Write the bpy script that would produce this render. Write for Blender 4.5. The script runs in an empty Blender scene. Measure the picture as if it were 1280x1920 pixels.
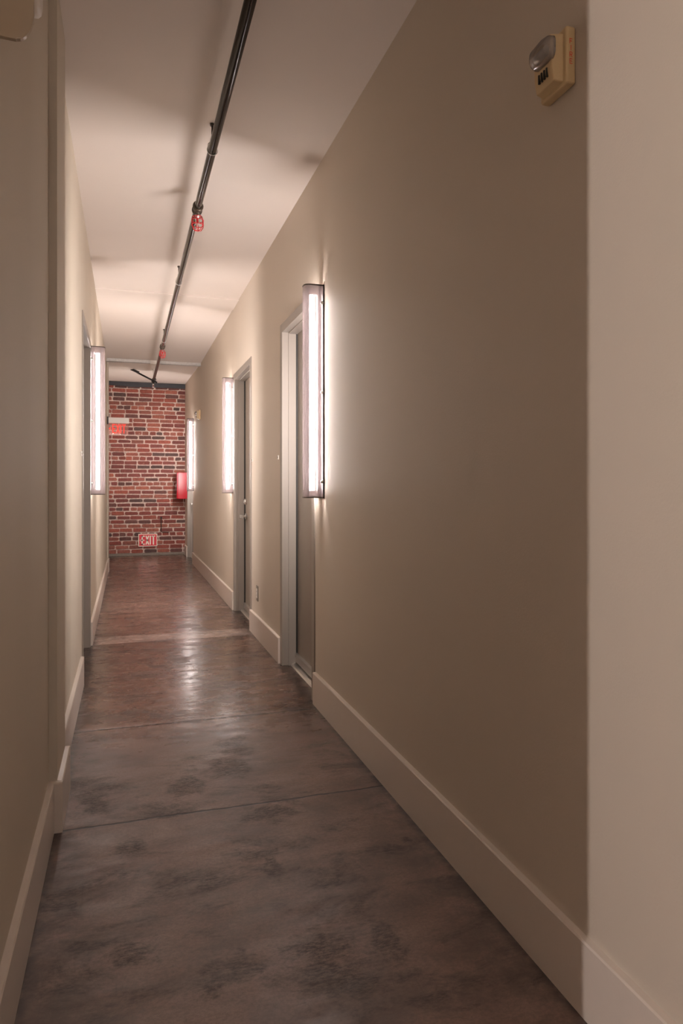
import bpy, bmesh, math, random
from mathutils import Vector, Matrix
random.seed(7)
S = bpy.context.scene
COL = S.collection
PI = math.pi

# ------------------------------------------------------------------ camera, world, exposure
F_PX = 1280.0
CAM_Z = 1.14
YAW = math.atan(402.5 / F_PX)
SI, CO = math.sin(YAW), math.cos(YAW)
cd = bpy.data.cameras.new('camera')
cam = bpy.data.objects.new('camera', cd)
COL.objects.link(cam)
cam.location = (0, 0, CAM_Z)
cam.rotation_euler = (PI / 2, 0, -YAW)
cd.sensor_width = 36.0
cd.lens = 36.0 * F_PX / 1920.0
cd.shift_y = -46.0 / 1920.0
cd.clip_start = 0.02
S.camera = cam
S.view_settings.view_transform = 'Standard'
S.view_settings.look = 'None'
S.view_settings.gamma = 1
S.view_settings.use_curve_mapping = False
S.view_settings.exposure = 0.0
TUBE = 265.0          # strength of the fluorescent tubes
TUBE_COL = (1.0, 0.915, 0.88)
w = bpy.data.worlds.new('world')
S.world = w
w.use_nodes = True
w.node_tree.nodes['Background'].inputs[0].default_value = (1.0, 0.86, 0.74, 1)
w.node_tree.nodes['Background'].inputs[1].default_value = 0.05

# ------------------------------------------------------------------ node helpers
class NT:
    def __init__(self, name):
        self.m = bpy.data.materials.new(name)
        self.m.use_nodes = True
        self.t = self.m.node_tree
        self.n = self.t.nodes
        self.l = self.t.links
        self.b = self.n['Principled BSDF']
        self.out = self.n['Material Output']

    def node(self, typ, **kw):
        x = self.n.new(typ)
        for k, v in kw.items():
            setattr(x, k, v)
        return x

    def put(self, x, sock, v):
        if v is None:
            return
        if isinstance(v, bpy.types.NodeSocket):
            self.l.new(v, x.inputs[sock])
        else:
            x.inputs[sock].default_value = v

    def math(self, op, a, b=None, c=None, clamp=False):
        x = self.node('ShaderNodeMath', operation=op, use_clamp=clamp)
        self.put(x, 0, a)
        self.put(x, 1, b)
        if c is not None:
            self.put(x, 2, c)
        return x.outputs[0]

    def smooth(self, v, lo, hi, a=0.0, b=1.0):
        x = self.node('ShaderNodeMapRange', interpolation_type='SMOOTHSTEP')
        self.put(x, 0, v)
        x.inputs[1].default_value = lo
        x.inputs[2].default_value = hi
        x.inputs[3].default_value = a
        x.inputs[4].default_value = b
        return x.outputs[0]

    def coords(self):
        return self.node('ShaderNodeTexCoord').outputs['Object']

    def scaled(self, vec, sc, loc=(0, 0, 0)):
        x = self.node('ShaderNodeMapping')
        self.l.new(vec, x.inputs[0])
        x.inputs['Scale'].default_value = sc
        x.inputs['Location'].default_value = loc
        return x.outputs[0]

    def noise(self, vec, scale, detail=4, rough=0.55, dist=0.0):
        x = self.node('ShaderNodeTexNoise')
        self.l.new(vec, x.inputs['Vector'])
        x.inputs['Scale'].default_value = scale
        x.inputs['Detail'].default_value = detail
        x.inputs['Roughness'].default_value = rough
        x.inputs['Distortion'].default_value = dist
        return x.outputs[0]

    def mix(self, f, a, b, mode='MIX'):
        x = self.node('ShaderNodeMix', data_type='RGBA', blend_type=mode)
        self.put(x, 0, f)
        for k, v in ((6, a), (7, b)):
            if isinstance(v, tuple):
                v = (v[0], v[1], v[2], 1)
            self.put(x, k, v)
        return x.outputs[2]

    def bump(self, h, strength, dist):
        x = self.node('ShaderNodeBump')
        self.l.new(h, x.inputs['Height'])
        x.inputs['Strength'].default_value = strength
        x.inputs['Distance'].default_value = dist
        self.l.new(x.outputs[0], self.b.inputs['Normal'])
        return x

def rgb(c):
    return (c[0], c[1], c[2], 1)

def plain(name, col, rough=0.5, metal=0.0, var=0.06, vs=30.0, spec=0.5):
    """procedural paint or metal with a faint mottling"""
    N = NT(name)
    co = N.coords()
    n = N.noise(co, vs, 3)
    dark = tuple(c * (1 - var) for c in col)
    lite = tuple(min(1, c * (1 + var)) for c in col)
    N.l.new(N.mix(n, dark, lite), N.b.inputs['Base Color'])
    N.b.inputs['Roughness'].default_value = rough
    N.b.inputs['Metallic'].default_value = metal
    N.b.inputs['Specular IOR Level'].default_value = spec
    return N.m

def paint_wall(name, col, rough=0.6, peel=0.12, wave=0.0):
    N = NT(name)
    co = N.coords()
    big = N.noise(co, 1.3, 3)
    c = N.mix(big, tuple(x * 0.96 for x in col), tuple(x * 1.04 for x in col))
    N.l.new(c, N.b.inputs['Base Color'])
    N.b.inputs['Roughness'].default_value = rough
    N.b.inputs['Specular IOR Level'].default_value = 0.35
    fine = N.noise(co, 160, 3, 0.6)
    if wave:
        wv = N.noise(N.scaled(co, (0.1, 1.0, 0.06)), 2.4, 1, 0.4)
        fine = N.math('ADD', fine, N.math('MULTIPLY', wv, wave / peel))
    N.bump(fine, peel, 0.004)
    return N.m

M = {}
M['wall'] = paint_wall('wall_paint', (0.61, 0.53, 0.445))
M['wall_left'] = paint_wall('left_wall_paint', (0.60, 0.525, 0.43), 0.6, 0.12, 6.0)
M['ceiling'] = paint_wall('ceiling_paint', (0.74, 0.66, 0.605), 0.8, 0.08)
M['base'] = plain('baseboard_paint', (0.68, 0.595, 0.525), 0.28, 0, 0.02)
M['sconce_metal'] = plain('grey_sconce_metal', (0.10, 0.088, 0.085), 0.5, 0.0, 0.03)
M['frame'] = plain('door_frame_paint', (0.29, 0.25, 0.215), 0.38, 0, 0.02)
M['leaf'] = plain('door_paint', (0.25, 0.205, 0.165), 0.42, 0, 0.04)
M['steel'] = plain('brushed_steel', (0.78, 0.76, 0.73), 0.38, 1.0, 0.08, 60)
M['galv'] = plain('galvanised_steel', (0.54, 0.51, 0.48), 0.42, 0.85, 0.25, 40)
M['pipe'] = plain('black_pipe_lacquer', (0.022, 0.015, 0.011), 0.17, 0.2, 0.5, 45)
M['fitting'] = plain('cast_iron_fitting', (0.075, 0.055, 0.04), 0.4, 0.5, 0.4, 60)
M['black'] = plain('black_metal', (0.02, 0.017, 0.015), 0.45, 0.3, 0.2, 60)
M['red'] = plain('red_wire_coating', (0.62, 0.02, 0.025), 0.35, 0, 0.1, 40)
M['red_box'] = plain('red_cabinet_paint', (0.34, 0.002, 0.010), 0.22, 0, 0.08, 12, 0.22)
M['red_sign'] = plain('red_sign_face', (0.60, 0.03, 0.045), 0.3, 0, 0.06, 20)
M['white'] = plain('white_plastic', (0.80, 0.74, 0.68), 0.35, 0, 0.03)
M['sign_white'] = plain('sign_white', (0.85, 0.78, 0.66), 0.35, 0, 0.03)
M['beige'] = plain('beige_plastic', (0.66, 0.49, 0.27), 0.38, 0, 0.04)
M['tan'] = plain('tan_plastic', (0.44, 0.345, 0.245), 0.35, 0, 0.04)
M['slot'] = plain('dark_slot', (0.02, 0.018, 0.015), 0.6)
M['ink'] = plain('red_lettering', (0.75, 0.05, 0.02), 0.45, 0, 0.02)
M['plate'] = plain('outlet_plate', (0.22, 0.18, 0.14), 0.35, 0.4, 0.1)
M['beam'] = plain('charcoal_steel_beam', (0.035, 0.035, 0.04), 0.6, 0, 0.3, 20)
M['curb'] = plain('grey_mortar_curb', (0.20, 0.165, 0.135), 0.8, 0, 0.3, 40)

def emission(name, col, strength):
    N = NT(name)
    e = N.node('ShaderNodeEmission')
    e.inputs[0].default_value = rgb(col)
    e.inputs[1].default_value = strength
    N.l.new(e.outputs[0], N.out.inputs[0])
    return N.m
M['tube'] = emission('lit_fluorescent_tube', TUBE_COL, TUBE)
M['lobby_tube'] = emission('lit_lobby_tube', TUBE_COL, TUBE * 1.75)
M['weak_tube'] = emission('lit_south_tube', TUBE_COL, TUBE * 0.62)
M['led'] = emission('lit_red_letters', (1.0, 0.06, 0.04), 1.5)

def mesh_shade():
    N = NT('perforated_shade')
    co = N.coords()
    tr = N.node('ShaderNodeBsdfTransparent')
    tr.inputs[0].default_value = (1, 1, 1, 1)
    N.b.inputs['Base Color'].default_value = (0.30, 0.235, 0.23, 1)
    N.b.inputs['Metallic'].default_value = 0.3
    N.b.inputs['Roughness'].default_value = 0.45
    tl = N.node('ShaderNodeBsdfTranslucent')
    tl.inputs[0].default_value = (0.62, 0.50, 0.52, 1)
    m0 = N.node('ShaderNodeMixShader')
    m0.inputs[0].default_value = 0.015
    N.l.new(N.b.outputs[0], m0.inputs[1])
    N.l.new(tl.outputs[0], m0.inputs[2])
    n = N.noise(co, 420, 2, 0.7)
    f = N.smooth(n, 0.40, 0.62, 0.03, 0.21)
    m1 = N.node('ShaderNodeMixShader')
    N.l.new(f, m1.inputs[0])
    N.l.new(m0.outputs[0], m1.inputs[1])
    N.l.new(tr.outputs[0], m1.inputs[2])
    N.l.new(m1.outputs[0], N.out.inputs[0])
    return N.m
M['shade'] = mesh_shade()

def clear(name, tint, alpha, rough=0.08):
    N = NT(name)
    g = N.node('ShaderNodeBsdfGlossy')
    g.inputs['Roughness'].default_value = rough
    g.inputs['Color'].default_value = rgb(tint)
    d = N.node('ShaderNodeBsdfDiffuse')
    d.inputs[0].default_value = rgb(tint)
    t = N.node('ShaderNodeBsdfTransparent')
    t.inputs[0].default_value = rgb(tuple(0.5 + 0.5 * x for x in tint))
    fr = N.node('ShaderNodeFresnel')
    fr.inputs[0].default_value = 1.5
    a = N.node('ShaderNodeMixShader')
    a.inputs[0].default_value = alpha
    N.l.new(t.outputs[0], a.inputs[1])
    N.l.new(d.outputs[0], a.inputs[2])
    b = N.node('ShaderNodeMixShader')
    N.l.new(N.math('ADD', fr.outputs[0], 0.06, clamp=True), b.inputs[0])
    N.l.new(a.outputs[0], b.inputs[1])
    N.l.new(g.outputs[0], b.inputs[2])
    N.l.new(b.outputs[0], N.out.inputs[0])
    return N.m
M['acrylic'] = clear('clear_acrylic', (0.95, 0.62, 0.58), 0.12)
M['lens'] = clear('clear_lens', (0.62, 0.58, 0.56), 0.30, 0.12)

# floor: stained, sealed concrete in slabs
def floor_material():
    N = NT('sealed_concrete')
    co = N.coords()
    sep = N.node('ShaderNodeSeparateXYZ')
    N.l.new(co, sep.inputs[0])
    X, Y = sep.outputs[0], sep.outputs[1]
    wob = N.noise(co, 5.0, 4)
    wobf = N.noise(co, 26.0, 4)
    Yw = N.math('ADD', Y, N.math('MULTIPLY', N.math('SUBTRACT', wob, 0.5), 0.03))
    Yw = N.math('ADD', Yw, N.math('MULTIPLY', N.math('SUBTRACT', wobf, 0.5), 0.012))
    grey = (0.232, 0.156, 0.128)
    brown = (0.165, 0.093, 0.066)
    pale = (0.44, 0.33, 0.28)
    tan = (0.245, 0.155, 0.120)
    ramp = N.node('ShaderNodeValToRGB')
    ramp.color_ramp.interpolation = 'CONSTANT'
    stops = [(-3.0, grey), (3.40, brown), (4.32, (0.160, 0.090, 0.062)), (5.22, pale), (5.48, brown), (6.44, tan), (7.13, (0.215, 0.132, 0.100)), (10.9, brown)]
    el = ramp.color_ramp.elements
    el[0].position = 0.0
    el[0].color = rgb(grey)
    el[1].position = (stops[1][0] + 3) / 16
    el[1].color = rgb(stops[1][1])
    for y, c in stops[2:]:
        e = el.new((y + 3) / 16)
        e.color = rgb(c)
    N.l.new(N.math('DIVIDE', N.math('ADD', Yw, 3.0), 16.0), ramp.inputs[0])
    base = ramp.outputs[0]
    # cloudy variation
    str_ = N.scaled(co, (1.0, 1.7, 1.0))
    cloud = N.noise(str_, 3.2, 6, 0.6, 0.4)
    base = N.mix(N.smooth(cloud, 0.30, 0.70), N.mix(1.0, base, (0.66, 0.64, 0.63), 'MULTIPLY'), N.mix(1.0, base, (1.28, 1.25, 1.24), 'MULTIPLY'))
    pink = N.smooth(N.noise(str_, 2.1, 4, 0.6, 0.2), 0.52, 0.70)
    base = N.mix(N.math('MULTIPLY', pink, 0.5), base, (0.33, 0.195, 0.155))
    # dark scuffs, blotchy and broken up by a finer noise
    fine = N.noise(N.scaled(co, (1, 2.4, 1)), 48, 10, 0.8)
    blot = N.smooth(N.noise(N.scaled(co, (1.0, 1.9, 1), (3.3, 1.7, 0)), 3.0, 10, 0.70, 0.5), 0.49, 0.65)
    scuff = N.math('MULTIPLY', blot, N.smooth(fine, 0.36, 0.60, 0.15, 1.0))
    # single larger stains
    tot = None
    rag = N.noise(N.scaled(co, (1, 1.8, 1)), 14, 10, 0.75)
    wx = N.math('ADD', X, N.math('MULTIPLY', N.math('SUBTRACT', N.noise(co, 6, 6, 0.65), 0.5), 0.26))
    wy = N.math('ADD', Y, N.math('MULTIPLY', N.math('SUBTRACT', N.noise(N.scaled(co, (1, 1, 1), (9, 4, 0)), 6, 6, 0.65), 0.5), 0.26))
    for sx, sy, rx, ry in STAINS:
        dx = N.math('DIVIDE', N.math('SUBTRACT', wx, sx), rx * 1.15)
        dy = N.math('DIVIDE', N.math('SUBTRACT', wy, sy), ry * 1.15)
        d = N.math('ADD', N.math('MULTIPLY', dx, dx), N.math('MULTIPLY', dy, dy))
        d = N.math('ADD', d, N.math('MULTIPLY', N.math('SUBTRACT', rag, 0.5), 3.4))
        g = N.smooth(d, 0.0, 1.1, 1.0, 0.0)
        tot = g if tot is None else N.math('MAXIMUM', tot, g)
    st = N.math('MULTIPLY', tot, N.smooth(fine, 0.38, 0.60, 0.15, 1.0))
    scuff = N.math('MAXIMUM', N.math('MULTIPLY', scuff, 0.85), N.math('MULTIPLY', st, 0.9))
    base = N.mix(scuff, base, (0.026, 0.018, 0.014))
    # grime along both walls
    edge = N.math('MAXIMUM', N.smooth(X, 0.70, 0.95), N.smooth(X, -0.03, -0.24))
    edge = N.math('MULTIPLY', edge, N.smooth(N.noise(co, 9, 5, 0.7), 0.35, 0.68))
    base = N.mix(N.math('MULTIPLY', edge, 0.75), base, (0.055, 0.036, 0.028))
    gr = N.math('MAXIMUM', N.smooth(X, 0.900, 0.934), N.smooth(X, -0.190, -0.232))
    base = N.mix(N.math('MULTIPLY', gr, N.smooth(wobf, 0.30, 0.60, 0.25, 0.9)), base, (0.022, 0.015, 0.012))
    # pores
    pores = N.smooth(N.noise(co, 150, 3, 0.7), 0.60, 0.70)
    base = N.mix(N.math('MULTIPLY', pores, 0.45), base, (0.05, 0.034, 0.027))
    fleck = N.math('MULTIPLY', N.smooth(N.noise(N.scaled(co, (1, 1.6, 1)), 60, 8, 0.85), 0.56, 0.64), N.smooth(N.noise(co, 2.6, 5, 0.7, 0.6), 0.46, 0.62))
    base = N.mix(N.math('MULTIPLY', fleck, 0.7), base, (0.030, 0.021, 0.017))
    # worn scratches running with the traffic
    scr = N.smooth(N.noise(N.scaled(co, (70, 2.2, 1)), 1.0, 6, 0.7), 0.60, 0.70)
    base = N.mix(N.math('MULTIPLY', scr, 0.28), base, (0.07, 0.046, 0.036))
    grit = N.smooth(N.noise(N.scaled(co, (1, 1.4, 1)), 75, 6, 0.8), 0.35, 0.65, 0.72, 1.28)
    base = N.mix(N.math('MULTIPLY', N.math('SUBTRACT', 1.28, grit), 0.75), base, (0.075, 0.050, 0.040))
    # saw cuts and cracks
    cr = None
    for yc, wd, k in ((2.44, 0.0055, 1.0), (3.40, 0.008, 0.95), (4.32, 0.008, 0.6), (7.13, 0.014, 0.6), (6.44, 0.012, 0.5), (5.22, 0.006, 0.4), (0.7, 0.004, 0.6)):
        d = N.math('ABSOLUTE', N.math('SUBTRACT', Yw, yc))
        g = N.smooth(d, wd * 0.4, wd * 1.5, k, 0.0)
        cr = g if cr is None else N.math('MAXIMUM', cr, g)
    base = N.mix(cr, base, (0.018, 0.012, 0.009))
    N.l.new(base, N.b.inputs['Base Color'])
    rn = N.noise(N.scaled(co, (1, 2.2, 1)), 7, 5, 0.6)
    r = N.math('ADD', N.smooth(rn, 0.30, 0.70, 0.17, 0.31), N.smooth(Y, 3.5, 2.6, 0.0, 0.20))
    r = N.math('ADD', r, N.math('MULTIPLY', scuff, 0.15))
    N.l.new(r, N.b.inputs['Roughness'])
    N.b.inputs['Specular IOR Level'].default_value = 0.6
    hgt = N.math('ADD', N.math('MULTIPLY', N.noise(N.scaled(co, (1, 2.6, 1)), 5.5, 4, 0.5), 1.0), N.math('MULTIPLY', wobf, 0.03))
    hgt = N.math('SUBTRACT', hgt, N.math('MULTIPLY', cr, 0.6))
    N.bump(hgt, 0.26, 0.008)
    return N.m

def floor_point(px, py):
    d = F_PX * CAM_Z / (py - 914.0)
    xr = (px - 640.0) / F_PX * d
    return (xr * CO + d * SI, -xr * SI + d * CO)

STAINS = []
for px, py, rx, ry in ((395, 1655, .045, .07), (440, 1400, .07, .12), (250, 1585, .06, .06), (590, 1790, .09, .07),
                       (640, 1830, .09, .08), (500, 1525, .10, .05), (250, 1790, .05, .05), (420, 1830, .10, .05),
                       (725, 1770, .05, .10), (345, 1470, .06, .12), (175, 1500, .06, .10), (178, 1390, .03, .02),
                       (140, 1772, .006, .012), (180, 1218, .07, .07), (430, 1440, .09, .10), (770, 1570, .03, .03),
                       (515, 1620, .03, .10), (120, 1690, .03, .05), (330, 1235, .07, .20), (360, 1175, .08, .16)):
    x, y = floor_point(px, py)
    STAINS.append((x, y, rx, ry))
M['floor'] = floor_material()

def brick_material():
    N = NT('old_brick')
    co = N.coords()
    at = N.node('ShaderNodeAttribute')
    at.attribute_name = 'brick_colour'
    at.attribute_type = 'GEOMETRY'
    n = N.noise(co, 38, 6, 0.7)
    c = N.mix(N.smooth(n, 0.35, 0.72), at.outputs['Color'], N.mix(1.0, at.outputs['Color'], (0.60, 0.58, 0.60), 'MULTIPLY'))
    sp = N.smooth(N.noise(co, 16, 4, 0.75), 0.66, 0.72)
    c = N.mix(N.math('MULTIPLY', sp, 0.6), c, (0.55, 0.36, 0.28))
    N.l.new(c, N.b.inputs['Base Color'])
    N.b.inputs['Roughness'].default_value = 0.75
    N.bump(n, 0.5, 0.01)
    return N.m
M['brick'] = brick_material()

# ------------------------------------------------------------------ geometry helpers
def bx(bm, x0, x1, y0, y1, z0, z1):
    x0, x1 = min(x0, x1), max(x0, x1)
    y0, y1 = min(y0, y1), max(y0, y1)
    v = [bm.verts.new(p) for p in ((x0, y0, z0), (x1, y0, z0), (x1, y1, z0), (x0, y1, z0), (x0, y0, z1), (x1, y0, z1), (x1, y1, z1), (x0, y1, z1))]
    for f in ((3, 2, 1, 0), (4, 5, 6, 7), (0, 1, 5, 4), (1, 2, 6, 5), (2, 3, 7, 6), (3, 0, 4, 7)):
        bm.faces.new([v[i] for i in f])
    return v

def tube(bm, pts, r, seg=12, cap=True):
    """round bar through a list of points; r may be a list"""
    pts = [Vector(p) for p in pts]
    rs = r if isinstance(r, (list, tuple)) else [r] * len(pts)
    rings = []
    ref = None
    for i, p in enumerate(pts):
        a = pts[max(0, i - 1)]
        b = pts[min(len(pts) - 1, i + 1)]
        t = (b - a).normalized()
        if ref is None:
            ref = Vector((0, 0, 1)) if abs(t.z) < 0.9 else Vector((1, 0, 0))
        n = (ref - t * ref.dot(t)).normalized()
        ref = n
        b2 = t.cross(n)
        rings.append([bm.verts.new(p + (n * math.cos(2 * PI * k / seg) + b2 * math.sin(2 * PI * k / seg)) * rs[i]) for k in range(seg)])
    for A, B in zip(rings, rings[1:]):
        for k in range(seg):
            f = bm.faces.new((A[k], A[(k + 1) % seg], B[(k + 1) % seg], B[k]))
            f.smooth = True
    if cap:
        bm.faces.new(rings[0][::-1])
        bm.faces.new(rings[-1])

def ring(bm, c, axis, R, r, seg=24, sub=8, a0=0, a1=2 * PI):
    c = Vector(c)
    axis = Vector(axis).normalized()
    u = axis.orthogonal().normalized()
    v = axis.cross(u)
    full = abs(a1 - a0 - 2 * PI) < 1e-6
    n = seg if full else seg + 1
    rr = []
    for i in range(n):
        a = a0 + (a1 - a0) * i / seg
        d = u * math.cos(a) + v * math.sin(a)
        rr.append([bm.verts.new(c + d * R + (d * math.cos(2 * PI * k / sub) + axis * math.sin(2 * PI * k / sub)) * r) for k in range(sub)])
    for i in range(seg):
        A = rr[i]
        B = rr[(i + 1) % n]
        for k in range(sub):
            f = bm.faces.new((A[k], A[(k + 1) % sub], B[(k + 1) % sub], B[k]))
            f.smooth = True

def prism(bm, pts, vec):
    a = [bm.verts.new(p) for p in pts]
    b = [bm.verts.new(Vector(p) + Vector(vec)) for p in pts]
    bm.faces.new(a[::-1])
    bm.faces.new(b)
    n = len(a)
    for i in range(n):
        bm.faces.new((a[i], a[(i + 1) % n], b[(i + 1) % n], b[i]))

def hull(bm, pts):
    vs = [bm.verts.new(p) for p in pts]
    bmesh.ops.convex_hull(bm, input=vs)

def obj(name, bm, mat, parent=None, bevel=0.0, seg=2):
    bmesh.ops.recalc_face_normals(bm, faces=bm.faces)
    me = bpy.data.meshes.new(name)
    bm.to_mesh(me)
    bm.free()
    o = bpy.data.objects.new(name, me)
    COL.objects.link(o)
    me.materials.append(mat)
    if bevel:
        mo = o.modifiers.new('bevel', 'BEVEL')
        mo.width = bevel
        mo.segments = seg
        mo.limit_method = 'ANGLE'
    if parent:
        o.parent = parent
    return o

def box_obj(name, dims, mat, parent=None, bevel=0.0):
    bm = bmesh.new()
    bx(bm, *dims)
    return obj(name, bm, mat, parent, bevel)

def empty(name, loc):
    o = bpy.data.objects.new(name, None)
    o.empty_display_size = 0.1
    COL.objects.link(o)
    o.location = loc
    return o

def tag(o, label, cat, group=None):
    o['label'] = label
    o['category'] = cat
    if group:
        o['group'] = group
    return o

def struct(o, label=None, cat=None):
    o['kind'] = 'structure'
    if label:
        o['label'] = label
        o['category'] = cat
    return o

def copy_tree(o, parent=None):
    c = o.copy()
    COL.objects.link(c)
    if parent:
        c.parent = parent
    for ch in list(o.children):
        copy_tree(ch, c)
    return c

GLYPH = {
    'E': [((0, 0), (0, 1)), ((0, 0), (1, 0)), ((0, .5), (.85, .5)), ((0, 1), (1, 1))],
    'X': [((0, 0), (1, 1)), ((0, 1), (1, 0))],
    'I': [((.5, 0), (.5, 1))],
    'T': [((.5, 0), (.5, 1)), ((0, 1), (1, 1))],
    'F': [((0, 0), (0, 1)), ((0, .5), (.85, .5)), ((0, 1), (1, 1))],
    'R': [((0, 0), (0, 1)), ((0, 1), (.8, 1)), ((.8, 1), (1, .88)), ((1, .88), (1, .62)), ((1, .62), (.8, .5)), ((.8, .5), (0, .5)), ((.45, .5), (1, 0))],
    '<': [((1, 1), (0, .5)), ((0, .5), (1, 0))],
}

def glyph(bm, ch, x, z, wd, ht, th, y0, y1):
    """letter in the XZ plane, extruded from y0 to y1; strokes stay inside wd x ht"""
    for (a, b) in GLYPH[ch]:
        ax, az = x + th / 2 + a[0] * (wd - th), z + th / 2 + a[1] * (ht - th)
        bx_, bz = x + th / 2 + b[0] * (wd - th), z + th / 2 + b[1] * (ht - th)
        d = Vector((bx_ - ax, 0, bz - az)).normalized()
        n = Vector((-d.z, 0, d.x)) * th / 2
        e = d * th / 2
        A, B = Vector((ax, y0, az)) - e, Vector((bx_, y0, bz)) + e
        prism(bm, [A - n, B - n, B + n, A + n], (0, y1 - y0, 0))

# ------------------------------------------------------------------ plan
XR = 0.952          # right wall face
ZC = 2.816          # ceiling
XA, XB, XC, XD = -0.246, -0.2205, -0.252, -0.240   # left wall faces: near, pilaster, main, far pilaster
XE = -0.280
YB0, YB1 = 2.446, 2.752
YLOB = 0.90         # where the corridor begins
YBR = 11.93         # face of the brick wall
BH, BT = 0.166, 0.018

# ------------------------------------------------------------------ large structure
struct(box_obj('floor', (-2.6, 1.5, -2.6, 12.4, -0.10, 0.0), M['floor']), 'stained sealed concrete floor with dark scuffs and saw cuts', 'floor')

bm = bmesh.new()
prism(bm, [(-2.6, -2.6, ZC), (-2.6, 9.40, ZC), (-2.6, 12.4, ZC + 0.105), (-2.6, 12.4, ZC + 0.25), (-2.6, -2.6, ZC + 0.25)], (4.1, 0, 0))
struct(obj('ceiling', bm, M['ceiling']), 'smooth painted plaster ceiling', 'ceiling')
# shallow flat band across the ceiling
struct(box_obj('trim_1', (XC, XR, 6.07, 6.43, ZC - 0.012, ZC + 0.002), M['ceiling'], None, 0.003), 'shallow flat plaster band across the ceiling', 'trim')

def wall_right():
    bm = bmesh.new()
    T = 1.16
    z1 = ZC + 0.12
    segs = [(-2.6, 3.49), (4.333, 5.42), (6.363, 10.45), (11.45, 12.2)]
    for a, b in segs:
        bx(bm, XR, T, a, b, 0, z1)
    for a, b in ((3.49, 4.333), (5.42, 6.363), (10.45, 11.45)):
        bx(bm, XR, T, a, b, 2.18, z1)
        bx(bm, T - 0.03, T, a, b, 0, 2.18)
    return obj('wall_right', bm, M['wall'])
struct(wall_right(), 'long smooth beige painted wall on the right of the corridor', 'wall')

def wall_left():
    bm = bmesh.new()
    T = -0.46
    z1 = ZC + 0.12
    bx(bm, T, XA, YLOB, YB0, 0, z1)
    bx(bm, T, XB, YB0, YB1, 0, z1)
    bx(bm, T, XC, YB1, 4.30, 0, z1)
    bx(bm, T, XC, 4.30, 5.23, 2.18, z1)
    bx(bm, T, T + 0.03, 4.30, 5.23, 0, 2.18)
    bx(bm, T, XC, 5.23, 9.72, 0, z1)
    bx(bm, T, XD, 9.72, 9.98, 0, z1)
    bx(bm, T, XE, 9.98, 12.2, 0, z1)
    return obj('wall_left', bm, M['wall_left'])
struct(wall_left(), 'beige painted wall on the left with shallow pilasters', 'wall')

# lobby behind the camera
struct(box_obj('wall_lobby_north', (-2.6, -0.46, YLOB, YLOB + 0.14, 0, ZC), M['wall']))
struct(box_obj('wall_lobby_west', (-2.6, -2.34, -2.6, YLOB, 0, ZC), M['wall']))
struct(box_obj('wall_lobby_south', (-2.34, XR, -2.6, -2.46, 0, ZC), M['wall']))

# brick end wall: every brick modelled, laid with header courses now and then
def brick_wall():
    bm = bmesh.new()
    lay = bm.loops.layers.float_color.new('brick_colour')
    def paint(faces, c):
        for f in faces:
            for l in f.loops:
                l[lay] = (c[0], c[1], c[2], 1)
    mortar = (0.68, 0.53, 0.45)
    x0, x1 = -0.30, XR + 0.02
    n0 = len(bm.faces)
    bx(bm, x0, x1, YBR + 0.010, YBR + 0.25, 0.0, ZC + 0.09)
    bm.faces.ensure_lookup_table()
    paint(bm.faces[n0:], mortar)
    tones = [(0.330, 0.082, 0.052), (0.290, 0.066, 0.044), (0.250, 0.056, 0.040), (0.33, 0.105, 0.072), (0.200, 0.050, 0.040),
             (0.150, 0.056, 0.044), (0.36, 0.108, 0.068), (0.23, 0.058, 0.046), (0.30, 0.088, 0.060), (0.115, 0.056, 0.046)]
    z = 0.045
    row = 0
    pitch = 0.0706
    while z < ZC + 0.02:
        header = row % 6 == 4
        L = 0.098 if header else 0.200
        x = x0 - random.uniform(0, L)
        lowdark = 0.86 if z < 0.6 else 1.0
        run = random.choice(tones)
        while x < x1:
            bl = L * random.uniform(0.93, 1.06)
            a, b = max(x, x0), min(x + bl, x1)
            if b - a > 0.02:
                if random.random() < 0.72:
                    run = random.choice(tones[:9])
                if random.random() < 0.06:
                    run = tones[9]
                h0 = z + random.uniform(-0.002, 0.003)
                h1 = z + pitch - 0.0165 + random.uniform(-0.003, 0.003)
                pr = random.uniform(0.0, 0.006)
                n0 = len(bm.faces)
                k = random.uniform(0.004, 0.014)
                # chipped outline: eight corner points, slightly irregular
                P = [(a + k, h0), (b - k, h0), (b, h0 + k), (b, h1 - k), (b - k * 1.5, h1), (a + k * 1.5, h1), (a, h1 - k), (a, h0 + k)]
                P = [(px + random.uniform(-.004, .004), pz + random.uniform(-.0035, .0035)) for px, pz in P]
                prism(bm, [(px, YBR - pr, pz) for px, pz in P], (0, 0.04, 0))
                bm.faces.ensure_lookup_table()
                g = random.uniform(0.68, 1.02)
                paint(bm.faces[n0:], tuple(c * g for c in run))
            x += bl + 0.0145 * random.uniform(0.7, 1.6)
        z += pitch
        row += 1
    bmesh.ops.recalc_face_normals(bm, faces=bm.faces)
    me = bpy.data.meshes.new('wall_back')
    bm.to_mesh(me)
    bm.free()
    o = bpy.data.objects.new('wall_back', me)
    COL.objects.link(o)
    me.materials.append(M['brick'])
    return o
struct(brick_wall(), 'old red brick wall closing the end of the corridor', 'brick wall')

bm = bmesh.new()
prism(bm, [(XE, YBR - 0.03, 2.835), (0.0, YBR - 0.03, 2.828), (0.02, YBR - 0.03, 2.820), (0.5, YBR - 0.03, 2.826), (XR, YBR - 0.03, 2.822), (XR, YBR - 0.03, 2.895), (XE, YBR - 0.03, 2.895)], (0, 0.04, 0))
struct(obj('trim_2', bm, M['beam']), 'charcoal steel beam edge above the brick wall', 'beam')
struct(box_obj('trim_3', (XE, XR, YBR - 0.05, YBR + 0.005, 0, 0.042), M['curb'], None, 0.006), 'grey mortar curb along the foot of the brick wall', 'curb')

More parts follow.
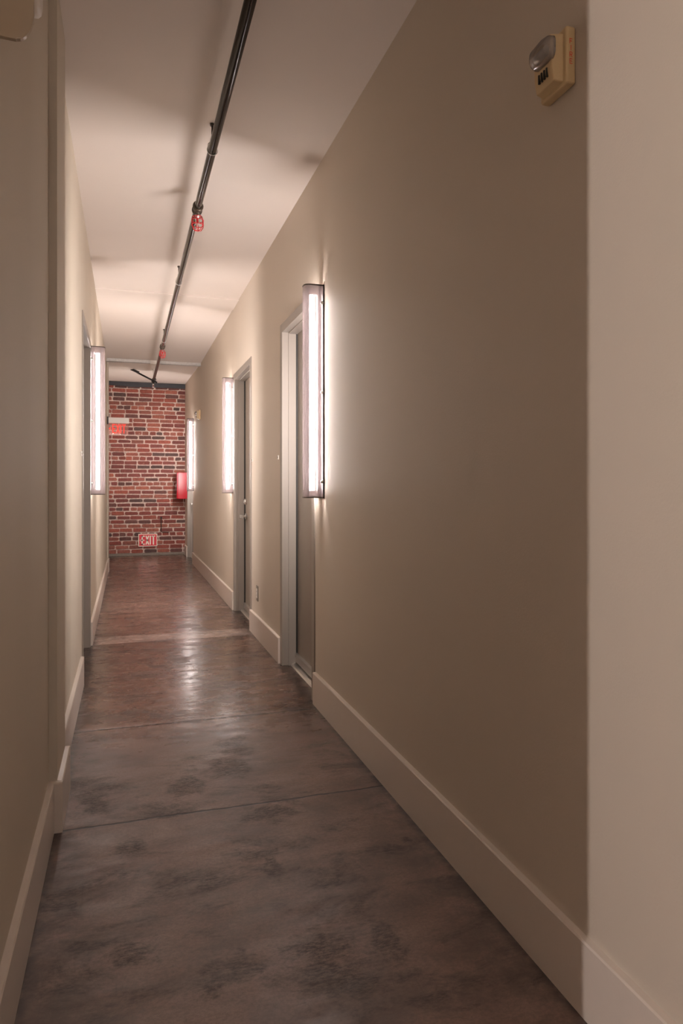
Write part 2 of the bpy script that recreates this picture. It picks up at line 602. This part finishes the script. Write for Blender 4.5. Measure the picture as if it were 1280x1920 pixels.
# baseboards
def board(name, x_wall, side, y0, y1):
    """side +1: wall to the right, board grows to -X"""
    bm = bmesh.new()
    s = -side
    xf = x_wall + s * BT
    prof = [(x_wall, 0.0), (xf, 0.0), (xf, BH - 0.004), (xf - s * 0.003, BH), (x_wall, BH + 0.001)]
    prism(bm, [(x, y0, z) for x, z in prof], (0, y1 - y0, 0))
    return struct(obj(name, bm, M['base']))
for a, b in ((-2.46, 3.478), (4.335, 5.425), (6.365, 10.44), (11.46, YBR - 0.05)):
    board('baseboard_right', XR, 1, a, b)
board('baseboard_left', XA, -1, YLOB, YB0)
board('baseboard_left', XB, -1, YB0, YB1)
bm = bmesh.new()
prism(bm, [(XA, YB0, 0), (XA, YB0 - BT, 0), (XA, YB0 - BT, BH - .004), (XA, YB0 - BT + .003, BH), (XA, YB0, BH)], (XB + BT - XA, 0, 0))
struct(obj('baseboard_left', bm, M['base']))
bm = bmesh.new()
bx(bm, XC, XB + BT, YB1, YB1 + 0.012, 0, BH)
struct(obj('baseboard_left', bm, M['base']))
board('baseboard_left', XC, -1, YB1 + 0.012, 4.20)
board('baseboard_left', XC, -1, 5.235, 9.72)
bm = bmesh.new()
bx(bm, XC, XD + BT - 0.006, 9.70, 9.72, 0, BH)
struct(obj('baseboard_left', bm, M['base']))
board('baseboard_left', XD - 0.006, -1, 9.72, 9.98)

# ------------------------------------------------------------------ doors
def door(name, side, xw, y0, y1, label, lever_y=None, lever_dir=-1):
    """recessed steel door; y0..y1 outer edges of the frame; side +1 = right wall"""
    t = empty(name, (xw, (y0 + y1) / 2, 0))
    struct(t, label, 'door')
    def lx(d):           # depth behind wall face -> local x
        return side * d
    c = (y0 + y1) / 2
    a, b = y0 - c, y1 - c
    FW = 0.055
    H = 2.188
    bm = bmesh.new()
    for (ya, yb) in ((a, a + FW), (b - FW, b)):
        bx(bm, lx(-0.006), lx(0.205), ya, yb, 0, H)
    bx(bm, lx(-0.006), lx(0.205), a + FW, b - FW, H - FW, H)
    obj('door_frame', bm, M['frame'], t, 0.0015)
    bm = bmesh.new()
    st = 0.009
    for (ya, yb) in ((a + FW, a + FW + st), (b - FW - st, b - FW)):
        bx(bm, lx(0.036), lx(0.094), ya, yb, 0, H - FW)
    bx(bm, lx(0.036), lx(0.094), a + FW + st, b - FW - st, H - FW - st, H - FW)
    obj('door_stop', bm, M['frame'], t, 0.001)
    leaf = box_obj('door_leaf', (lx(0.096), lx(0.140), a + FW + 0.004, b - FW - 0.011, 0.012, H - FW - 0.004), M['leaf'], t, 0.001)
    leaf['label'] = 'taupe painted flush door leaf'
    o = box_obj('gap_shade', (lx(0.084), lx(0.0955), b - FW - st - 0.0025, b - FW - st, 0.076, H - FW - st), M['slot'], t)  # black strip added so the gap beside the leaf looks dark
    o['label'] = 'black strip painting the shade of the gap along the latch jamb'
    bm = bmesh.new()
    bx(bm, lx(0.082), lx(0.096), a + FW + st + .002, b - FW - st - .002, 0.022, 0.075)
    bx(bm, lx(0.076), lx(0.082), a + FW + st + .002, b - FW - st - .002, 0.066, 0.075)
    obj('door_sweep', bm, M['steel'], leaf)
    bm = bmesh.new()
    prism(bm, [(lx(0.05), a + FW + st, 0.0), (lx(0.056), a + FW + st, 0.010), (lx(0.15), a + FW + st, 0.010), (lx(0.155), a + FW + st, 0.0)], (0, (b - a) - 2 * FW - 2 * st, 0))
    obj('threshold', bm, M['steel'], t)
    if lever_y is not None:
        ly = lever_y - c
        bm = bmesh.new()
        tube(bm, [(lx(0.095), ly, 0.875), (lx(0.084), ly, 0.875)], 0.027, 20)
        tube(bm, [(lx(0.086), ly, 0.875), (lx(0.040), ly, 0.875)], 0.010, 12)
        bx(bm, lx(0.034), lx(0.050), ly + 0.012, ly + lever_dir * 0.105, 0.861, 0.889)
        o = obj('lever_handle', bm, M['steel'], leaf, 0.002)
        o['label'] = 'brushed steel lever handle'
        bm = bmesh.new()
        tube(bm, [(lx(0.096), ly, 1.01), (lx(0.080), ly, 1.01), (lx(0.076), ly, 1.01)], [0.026, 0.026, 0.020], 20)
        bx(bm, lx(0.068), lx(0.077), ly - 0.004, ly + 0.004, 0.998, 1.022)
        obj('deadbolt', bm, M['steel'], leaf)
    return t
door('door_1', 1, XR, 3.49, 4.333, 'recessed taupe door behind the nearest sconce on the right', None)
door('door_2', 1, XR, 5.42, 6.363, 'recessed door with a steel lever handle on the right, beyond the outlet', 6.24, -1)
door('door_3', 1, XR, 10.45, 11.45, 'farthest recessed door on the right, beside the brick wall', 11.3, -1)
door('door_4', -1, XC, 4.30, 5.23, 'recessed grey framed door on the left wall', 4.45, 1)

# ------------------------------------------------------------------ wall sconces
def make_sconce(side):
    """origin at wall face, at the near edge, floor level; grows into the corridor (-side) and to +Y"""
    t = empty('wall_sconce', (0, 0, 0))
    z0, z1 = 1.09, 2.16
    k = -side
    box_obj('backplate', (0, k * 0.008, 0.0, 0.105, z0 - 0.005, z1 + 0.005), M['sconce_metal'], t, 0.001)
    # channel that carries the tube
    box_obj('tube_channel', (k * 0.008, k * 0.024, 0.040, 0.072, z0 + 0.015, z1 - 0.015), M['sconce_metal'], t, 0.002)
    for zz in (z0 + 0.010, z1 - 0.040):
        box_obj('lamp_holder', (k * 0.020, k * 0.062, 0.042, 0.070, zz, zz + 0.030 - 0.004), M['white'], t, 0.003)
    bm = bmesh.new()
    tube(bm, [(k * 0.050, 0.056, z0 + 0.034), (k * 0.050, 0.056, z1 - 0.038)], 0.013, 20)
    obj('fluorescent_tube', bm, M['tube'], t)
    # perforated screen: side towards the viewer, rounded corner, short front
    R = 0.030
    prof = [(0.004, 0.0)]
    D = 0.101
    prof.append((D - R, 0.0))
    for i in range(1, 9):
        a = -PI / 2 + (PI / 2) * i / 8
        prof.append((D - R + R * math.cos(a), R + R * math.sin(a)))
    prof.append((D, 0.050))
    bm = bmesh.new()
    nz = 6
    prev = None
    for j in range(nz + 1):
        z = z0 + (z1 - z0) * j / nz
        cur = [bm.verts.new((k * x, y, z)) for x, y in prof]
        if prev:
            for a, b, c, d in zip(prev, prev[1:], cur[1:], cur):
                f = bm.faces.new((a, b, c, d))
                f.smooth = True
        prev = cur
    sh = obj('perforated_shade', bm, M['shade'], t)
    sh['label'] = 'perforated metal screen with a rounded corner'
    # rims at top and bottom of the screen
    for z in (z0, z1):
        bm = bmesh.new()
        for (xa, ya), (xb, yb) in zip(prof, prof[1:]):
            d = Vector((xb - xa, yb - ya, 0))
            n = Vector((-d.y, d.x, 0)).normalized() * 0.0015
            A, B = Vector((xa, ya, z - 0.003)), Vector((xb, yb, z - 0.003))
            P = [A - n, B - n, B + n, A + n]
            prism(bm, [(k * p.x, p.y, p.z) for p in P], (0, 0, 0.006))
        rim = obj('rim', bm, M['fitting'], sh)
        rim['label'] = 'dark edge strip of the screen'
    for zz in (1.17, 1.62, 2.07):
        bm = bmesh.new()
        tube(bm, [(k * 0.012, 0.0, zz), (k * 0.012, -0.004, zz), (k * 0.012, -0.006, zz), (k * 0.012, -0.010, zz)], [0.009, 0.009, 0.005, 0.004], 12)
        obj('screw', bm, M['steel'], t)
    return t
G = 'fluorescent sconces along the corridor'
s1 = make_sconce(1)
s1.location = (XR, 3.315, 0)
tag(s1, 'tall fluorescent sconce nearest the viewer on the right wall, overlapping the taupe door', 'wall light', G)
s2 = copy_tree(s1)
s2.location = (XR, 6.378, 0)
tag(s2, 'tall sconce on the right wall just past the door with the lever handle', 'wall light', G)
s4 = copy_tree(s1)
s4.location = (XR, 10.32, 0)
tag(s4, 'farthest small sconce on the right, above the red cabinet side', 'wall light', G)
s3 = make_sconce(-1)
s3.location = (XC, 5.245, 0)
tag(s3, 'the only fluorescent sconce on the left wall, beside the grey door frame', 'wall light', G)
s5 = copy_tree(s3)
s5.location = (-2.34, 0.25, 0)
for ch in s5.children:
    if ch.name.startswith('fluorescent_tube'):
        ch.data = ch.data.copy()
        ch.data.materials[0] = M['lobby_tube']
tag(s5, 'fluorescent sconce in the lobby behind the viewer', 'wall light', G)

s6 = copy_tree(s3)
s6.location = (0.2, -2.46, 0)
s6.rotation_euler = (0, 0, PI / 2)
tag(s6, 'fluorescent sconce on the lobby wall directly behind the viewer', 'wall light', G)
for ch in s6.children:
    if ch.name.startswith('fluorescent_tube'):
        ch.data = ch.data.copy()
        ch.data.materials[0] = M['weak_tube']

# ------------------------------------------------------------------ overhead sprinkler pipe
PX, PZ, PR = 0.376, 2.694, 0.0195
pipe = empty('sprinkler_pipe', (PX, 0, PZ))
tag(pipe, 'long black steel sprinkler pipe running under the ceiling', 'pipe')
bm = bmesh.new()
tube(bm, [(0, -2.45, 0), (0, 3.85, 0), (0, 7.78, 0), (-0.006, 10.36, 0)], PR, 24)
obj('pipe_run', bm, M['pipe'], pipe)
for y in (3.865, 7.78):
    bm = bmesh.new()
    tube(bm, [(0, y - 0.036, 0), (0, y - 0.034, 0), (0, y - 0.022, 0), (0, y - 0.020, 0), (0, y + 0.020, 0), (0, y + 0.022, 0), (0, y + 0.034, 0), (0, y + 0.036, 0)],
         [PR, 0.029, 0.029, 0.025, 0.025, 0.029, 0.029, PR], 20)
    tube(bm, [(0, y, -0.01), (0, y, -0.034)], 0.016, 14)
    obj('tee_fitting', bm, M['fitting'], pipe)
bm = bmesh.new()
tube(bm, [(-.006, 10.33, 0), (-.006, 10.38, 0), (-.006, 10.395, 0)], [0.027, 0.027, 0.02], 18)
tube(bm, [(-.006, 10.36, -0.01), (-.006, 10.36, -0.034)], 0.015, 14)
obj('end_elbow', bm, M['fitting'], pipe)

def make_sprinkler(caged):
    t = empty('fire_sprinkler', (0, 0, 0))
    bm = bmesh.new()
    tube(bm, [(0, 0, 0), (0, 0, -0.012), (0, 0, -0.014), (0, 0, -0.022)], [0.013, 0.013, 0.009, 0.008], 12)
    for s in (-1, 1):
        tube(bm, [(s * 0.007, 0, -0.018), (s * 0.012, 0, -0.030), (s * 0.009, 0, -0.046), (0, 0, -0.052)], 0.0025, 8)
    obj('body', bm, M['steel'], t)
    bm = bmesh.new()
    tube(bm, [(0, 0, -0.020), (0, 0, -0.048)], 0.0035, 8)
    b = obj('glass_bulb', bm, M['red'], t)
    b['label'] = 'red glass bulb'
    bm = bmesh.new()
    tube(bm, [(0, 0, -0.052), (0, 0, -0.055)], 0.015, 16)
    obj('deflector', bm, M['white'] if not caged else M['steel'], t)
    if caged:
        bm = bmesh.new()
        ring(bm, (0, 0, -0.012), (0, 0, 1), 0.020, 0.0022, 20, 6)
        ring(bm, (0, 0, -0.034), (0, 0, 1), 0.033, 0.0022, 24, 6)
        ring(bm, (0, 0, -0.060), (0, 0, 1), 0.033, 0.0022, 24, 6)
        for k in range(6):
            a = k * PI / 3 + 0.3
            c, s = math.cos(a), math.sin(a)
            tube(bm, [(c * .018, s * .018, -.008), (c * .031, s * .031, -.020), (c * .034, s * .034, -.040), (c * .033, s * .033, -.068), (c * .020, s * .020, -.088), (0, 0, -.092)], 0.0022, 6)
        g = obj('wire_guard', bm, M['red'], t)
        g['label'] = 'red wire cage guard'
    return t
G = 'caged sprinkler heads under the pipe'
h1 = make_sprinkler(True)
h1.location = (PX, 3.865, PZ - 0.034)
tag(h1, 'nearer sprinkler head in a red wire cage under the pipe', 'sprinkler', G)
h2 = copy_tree(h1)
h2.location = (PX, 7.78, PZ - 0.034)
tag(h2, 'farther sprinkler head in a red wire cage, just before the metal strut', 'sprinkler', G)
h3 = make_sprinkler(False)
h3.location = (PX - 0.006, 10.36, PZ - 0.034)
tag(h3, 'bare sprinkler head at the end of the pipe in front of the bricks', 'sprinkler')

def make_hanger():
    t = empty('pipe_hanger', (0, 0, 0))
    bm = bmesh.new()
    ring(bm, (0, 0, 0), (0, 1, 0), PR + 0.0035, 0.0022, 28, 6)
    tube(bm, [(-0.020, 0, 0.006), (-0.018, 0, 0.028), (0, 0, 0.044)], 0.002, 6)
    tube(bm, [(0.020, 0, 0.006), (0.018, 0, 0.028), (0, 0, 0.044)], 0.002, 6)
    o = obj('loop', bm, M['steel'], t)
    bm = bmesh.new()
    tube(bm, [(0, 0, 0.040), (0, 0, ZC - PZ)], 0.0042, 10)
    tube(bm, [(0, 0, 0.040), (0, 0, 0.052)], 0.009, 6)
    tube(bm, [(0, 0, ZC - PZ - 0.010), (0, 0, ZC - PZ)], 0.010, 12)
    obj('threaded_rod', bm, M['fitting'], t)
    return t
G = 'loop hangers carrying the sprinkler pipe'
hg = make_hanger()
places = [(3.18, 'loop hanger nearest the viewer, before the first caged sprinkler'),
          (5.30, 'loop hanger midway along the pipe between the two caged sprinklers'),
          (7.46, 'loop hanger just ahead of the farther caged sprinkler')]
for i, (y, lab) in enumerate(places):
    o = hg if i == 0 else copy_tree(hg)
    o.location = (PX, y, PZ)
    tag(o, lab, 'pipe hanger', G)

# hanger and sway brace at the far end
zc_far = ZC + (10.2 - 9.4) * 0.035
t = empty('clamp_hanger', (PX, 10.18, PZ))
tag(t, 'double rod hanger holding the pipe end beside the black brace', 'pipe hanger')
bm = bmesh.new()
for s in (-1, 1):
    tube(bm, [(s * 0.013, 0, 0.02), (s * 0.013, 0, zc_far - PZ)], 0.004, 8)
obj('rod', bm, M['steel'], t)
bm = bmesh.new()
tube(bm, [(0, 0, zc_far - PZ), (0, 0, zc_far - PZ - 0.018)], 0.028, 16)
obj('ceiling_flange', bm, M['steel'], t)
bm = bmesh.new()
ring(bm, (0, 0, 0), (0, 1, 0), PR + 0.005, 0.0045, 24, 8)
obj('clamp', bm, M['black'], t)

t = empty('sway_brace', (PX, 10.24, PZ))
tag(t, 'black diagonal sway brace from the pipe up to the ceiling', 'brace')
bm = bmesh.new()
tube(bm, [(0.045, 0.036, -0.03), (-0.24, 0.036, 0.108)], 0.0125, 12)
obj('brace_bar', bm, M['black'], t)
bm = bmesh.new()
hull(bm, [(-0.22, -.016, .085), (-0.22, .016, .085), (-0.20, -.016, .11), (-0.20, .016, .11), (-0.33, -.016, .132), (-0.33, .016, .132), (-0.28, -.016, .146), (-0.28, .016, .146), (-.26, -.016, .105), (-.26, .016, .105)])
obj('ceiling_bracket', bm, M['black'], t)
bm = bmesh.new()
ring(bm, (0, 0.0, 0), (0, 1, 0), PR + 0.005, 0.0045, 24, 8)
tube(bm, [(0.0, 0.0, -0.022), (0.0, 0.036, -0.020), (0.0, 0.036, -0.045)], 0.006, 8)
obj('pipe_clamp', bm, M['black'], t)

# strut channel across the ceiling
t = empty('strut_channel', ((XC + XR) / 2, 9.36, ZC))
tag(t, 'galvanised metal strut channel fixed across the ceiling before the brick end', 'strut')
cx = (XC + XR) / 2
bm = bmesh.new()
bx(bm, XC - cx, XR - cx, -0.020, -0.017, -0.041, 0)
bx(bm, XC - cx, XR - cx, 0.017, 0.020, -0.041, 0)
bx(bm, XC - cx, XR - cx, -0.017, 0.017, -0.003, 0)
bx(bm, XC - cx, XR - cx, -0.020, -0.008, -0.041, -0.038)
bx(bm, XC - cx, XR - cx, 0.008, 0.020, -0.041, -0.038)
obj('channel', bm, M['galv'], t)
bm = bmesh.new()
bx(bm, PX - 0.035 - cx - 0.045, PX - cx + 0.0, -0.026, -0.020, -0.050, 0.0)
obj('connector_plate', bm, M['white'], t, 0.001)

# ------------------------------------------------------------------ fire alarm strobes
def make_strobe():
    """wall at x=0, protrudes to -x; near side (towards -y) carries the word FIRE"""
    t = empty('fire_strobe', (0, 0, 0))
    bm = bmesh.new()
    W, H, D = 0.100, 0.128, 0.026
    bx(bm, -D, 0, 0, W, 0, H)
    p = obj('mounting_plate', bm, M['beige'], t, 0.006, 3)
    bm = bmesh.new()
    z = 0.098
    for ch in 'FIRE':
        glyph(bm, ch, -0.0175, z - 0.011, 0.0070, 0.0115, 0.0011, -0.0006, 0.0002)
        z -= 0.0148
    l = obj('lettering', bm, M['ink'], p)
    l['label'] = 'red letters spelling FIRE down the side'
    bm = bmesh.new()
    hull(bm, [(-.020, .010, .006), (-.020, .090, .006), (-.020, .010, .117), (-.020, .090, .117),
              (-.047, .016, .010), (-.047, .084, .010), (-.056, .016, .112), (-.056, .084, .112), (-.052, .016, .040), (-.052, .084, .040)])
    b = obj('horn_body', bm, M['beige'], t, 0.004, 3)
    bm = bmesh.new()
    for k in range(4):
        y = .032 + k * .010
        bx(bm, -.0545, -.047, y, y + .004, .026, .046)
    o = obj('sound_slots', bm, M['slot'], b)
    o['label'] = 'dark sound slots'
    bm = bmesh.new()
    tube(bm, [(-.0585, .024, .080), (-.0585, .066, .080)], 0.010, 14)
    o = obj('flash_reflector', bm, M['galv'], b)
    bm = bmesh.new()
    # clear lens: rounded wedge, axis along y
    rings = []
    for y, sc in ((.006, .45), (.009, .72), (.016, .92), (.030, 1.0), (.066, .95), (.078, .7), (.084, .45)):
        rr = []
        for i in range(13):
            a = PI * i / 12
            x = -.049 - math.sin(a) * .030 * sc
            zz = .082 + math.cos(a) * .029 * sc
            rr.append(bm.verts.new((x, y, zz)))
        rings.append(rr)
    for A, B in zip(rings, rings[1:]):
        for i in range(12):
            f = bm.faces.new((A[i], A[i + 1], B[i + 1], B[i]))
            f.smooth = True
        bm.faces.new((A[12], A[0], B[0], B[12]))
    bm.faces.new(rings[0])
    bm.faces.new(rings[-1][::-1])
    o = obj('strobe_lens', bm, M['lens'], t)
    o['label'] = 'clear domed strobe lens'
    return t
G = 'beige fire alarm strobes on the right wall'
f1 = make_strobe()
f1.location = (XR, 1.290, 2.036)
tag(f1, 'large beige fire alarm strobe lettered FIRE, high on the near right wall', 'fire alarm', G)
f2 = copy_tree(f1)
f2.location = (XR, 9.36, 2.062)
tag(f2, 'tiny distant beige alarm strobe above the farthest sconce on the right', 'fire alarm', G)

t = empty('emergency_light', (XA, 1.50, 2.04))
tag(t, 'tan wall unit with a white rounded lens cut off at the top left corner', 'emergency light')
bm = bmesh.new()
prof = [(0.0, 0.0), (0.034, -0.001)]
for i in range(0, 9):
    a = PI / 2 * i / 8
    prof.append((0.036 + 0.031 * math.sin(a), 0.060 - 0.060 * math.cos(a)))
prof += [(0.067, 0.16), (0.055, 0.175), (0.0, 0.175)]
prism(bm, [(x, 0, z) for x, z in prof], (0, 0.012, 0))
o = obj('end_cover', bm, M['tan'], t, 0.0015)
bm = bmesh.new()
prism(bm, [(0, 0.012, 0.10), (0.040, 0.012, 0.10), (0.052, 0.012, 0.115), (0.055, 0.012, 0.165), (0, 0.012, 0.165)], (0, 0.12, 0))
obj('housing', bm, M['tan'], t, 0.001)
bm = bmesh.new()
rings = []
for x, sc in ((0.050, 1.0), (0.066, 0.98), (0.072, 0.88), (0.0745, 0.70)):
    rr = []
    for i in range(24):
        a = 2 * PI * i / 24
        c, q = math.cos(a), math.sin(a)
        e = 0.6
        yy = math.copysign(abs(c) ** e, c) * 0.040 * sc
        zz = math.copysign(abs(q) ** e, q) * 0.045 * sc
        rr.append(bm.verts.new((x, 0.060 + yy, 0.142 + zz)))
    rings.append(rr)
for A, B in zip(rings, rings[1:]):
    for i in range(24):
        f = bm.faces.new((A[i], A[(i + 1) % 24], B[(i + 1) % 24], B[i]))
        f.smooth = True
bm.faces.new(rings[0][::-1])
bm.faces.new(rings[-1])
o = obj('lens_cover', bm, M['white'], t)
o['label'] = 'white rounded lens cover'

# ------------------------------------------------------------------ exit signs
t = empty('hanging_exit_sign', (XC, 9.62, 1.850))
tag(t, 'clear edge-lit sign with red EXIT letters jutting from the left wall', 'exit sign')
box_obj('wall_bracket', (0, 0.020, -0.02, 0.03, 0.135, 0.235), M['slot'], t, 0.002)
box_obj('housing', (0.020, 0.283, -0.018, 0.028, 0.150, 0.222), M['white'], t, 0.002)
o = box_obj('acrylic_panel', (0.022, 0.275, 0.002, 0.008, 0.0, 0.150), M['acrylic'], t)
o['label'] = 'clear acrylic panel'
bm = bmesh.new()
for ch, x, wd in (('E', 0.068, .040), ('X', 0.117, .044), ('I', 0.168, .016), ('T', 0.193, .046)):
    glyph(bm, ch, x, 0.018, wd, 0.118, 0.0120, -0.001, 0.002)
glyph(bm, '<', 0.026, 0.060, 0.022, 0.034, 0.008, -0.001, 0.002)
l = obj('lettering', bm, M['led'], o)
l['label'] = 'glowing red letters EXIT with a left arrow'

XS = 0.185
t = empty('low_exit_sign', (XS, YBR - 0.008, 0.150))
tag(t, 'small red and white EXIT sign low on the brick wall', 'exit sign')
box_obj('sign_board', (0, 0.306, -0.012, 0.0, 0, 0.212), M['sign_white'], t, 0.002)
o = box_obj('red_face', (0.012, 0.294, -0.0140, -0.011, 0.012, 0.200), M['red_sign'], t)
o['label'] = 'red sign face inside a cream border'
bm = bmesh.new()
for ch, x, wd in (('E', 0.052, .052), ('X', 0.116, .056), ('I', 0.182, .020), ('T', 0.212, .062)):
    glyph(bm, ch, x, 0.030, wd, 0.152, 0.019, -0.0160, -0.0135)
glyph(bm, '<', 0.022, 0.086, 0.022, 0.036, 0.007, -0.0160, -0.0135)
l = obj('lettering', bm, M['sign_white'], t)
l['label'] = 'cream letters EXIT with a left arrow'

# black bent rod on the bricks
t = empty('bent_rod', (0.555, YBR - 0.02, 0.38))
tag(t, 'thin black bent rod fixed to the bricks above the low exit sign', 'rod')
bm = bmesh.new()
tube(bm, [(0, 0.03, 0.262), (0, -0.004, 0.258), (0, -0.006, 0.24), (0, -0.006, 0.02), (0.010, -0.006, 0.004), (0.12, -0.006, 0.0), (0.125, 0.03, 0.0)], 0.0055, 8)
obj('rod_bar', bm, M['black'], t)
bm = bmesh.new()
bx(bm, -0.016, 0.016, -0.004, 0.02, 0.240, 0.262)
obj('top_clip', bm, M['black'], t)

# ------------------------------------------------------------------ red cabinet
t = empty('extinguisher_cabinet', (XR, 11.50, 0.952))
tag(t, 'glossy red extinguisher cabinet on the right wall beside the bricks', 'cabinet')
box_obj('cabinet_body', (-0.150, 0, 0, 0.24, 0, 0.436), M['red_box'], t, 0.006)
box_obj('cabinet_door', (-0.166, -0.152, 0.002, 0.238, 0.004, 0.432), M['red_box'], t, 0.004)
box_obj('latch', (-0.172, -0.166, 0.205, 0.225, 0.19, 0.25), M['steel'], t, 0.001)

# ------------------------------------------------------------------ outlet and small wall buttons
t = empty('wall_outlet', (XR, 5.16, 0.275))
tag(t, 'electrical outlet low on the right wall between the two doors', 'outlet')
box_obj('cover_plate', (-0.005, 0, -0.036, 0.036, 0, 0.116), M['plate'], t, 0.0015)
o = box_obj('receptacle', (-0.008, -0.004, -0.016, 0.016, 0.022, 0.094), M['white'], t, 0.001)
o['label'] = 'white receptacle insert'
for z in (0.044, 0.072):
    for y in (-0.006, 0.004):
        box_obj('socket_slot', (-0.0085, -0.0075, y, y + 0.002, z - 0.004, z + 0.004), M['slot'], o)

def make_button(side):
    t = empty('door_button', (0, 0, 0))
    k = -side
    box_obj('button_base', (0, k * 0.007, -0.013, 0.013, -0.014, 0.014), M['white'], t, 0.0015)
    bm = bmesh.new()
    tube(bm, [(k * 0.007, 0, 0), (k * 0.0095, 0, 0)], 0.005, 14)
    obj('push_button', bm, M['plate'], t)
    return t
G = 'small square door buttons'
b1 = make_button(1)
b1.location = (XR, 4.40, 1.338)
tag(b1, 'small white square button beside the nearest right door frame', 'button', G)
b2 = copy_tree(b1)
b2.location = (XR, 5.37, 1.358)
tag(b2, 'small white square button beside the frame of the lever handled door', 'button', G)
b3 = make_button(-1)
b3.location = (XC, 4.19, 1.335)
tag(b3, 'small white square button beside the door frame on the left wall', 'button', G)
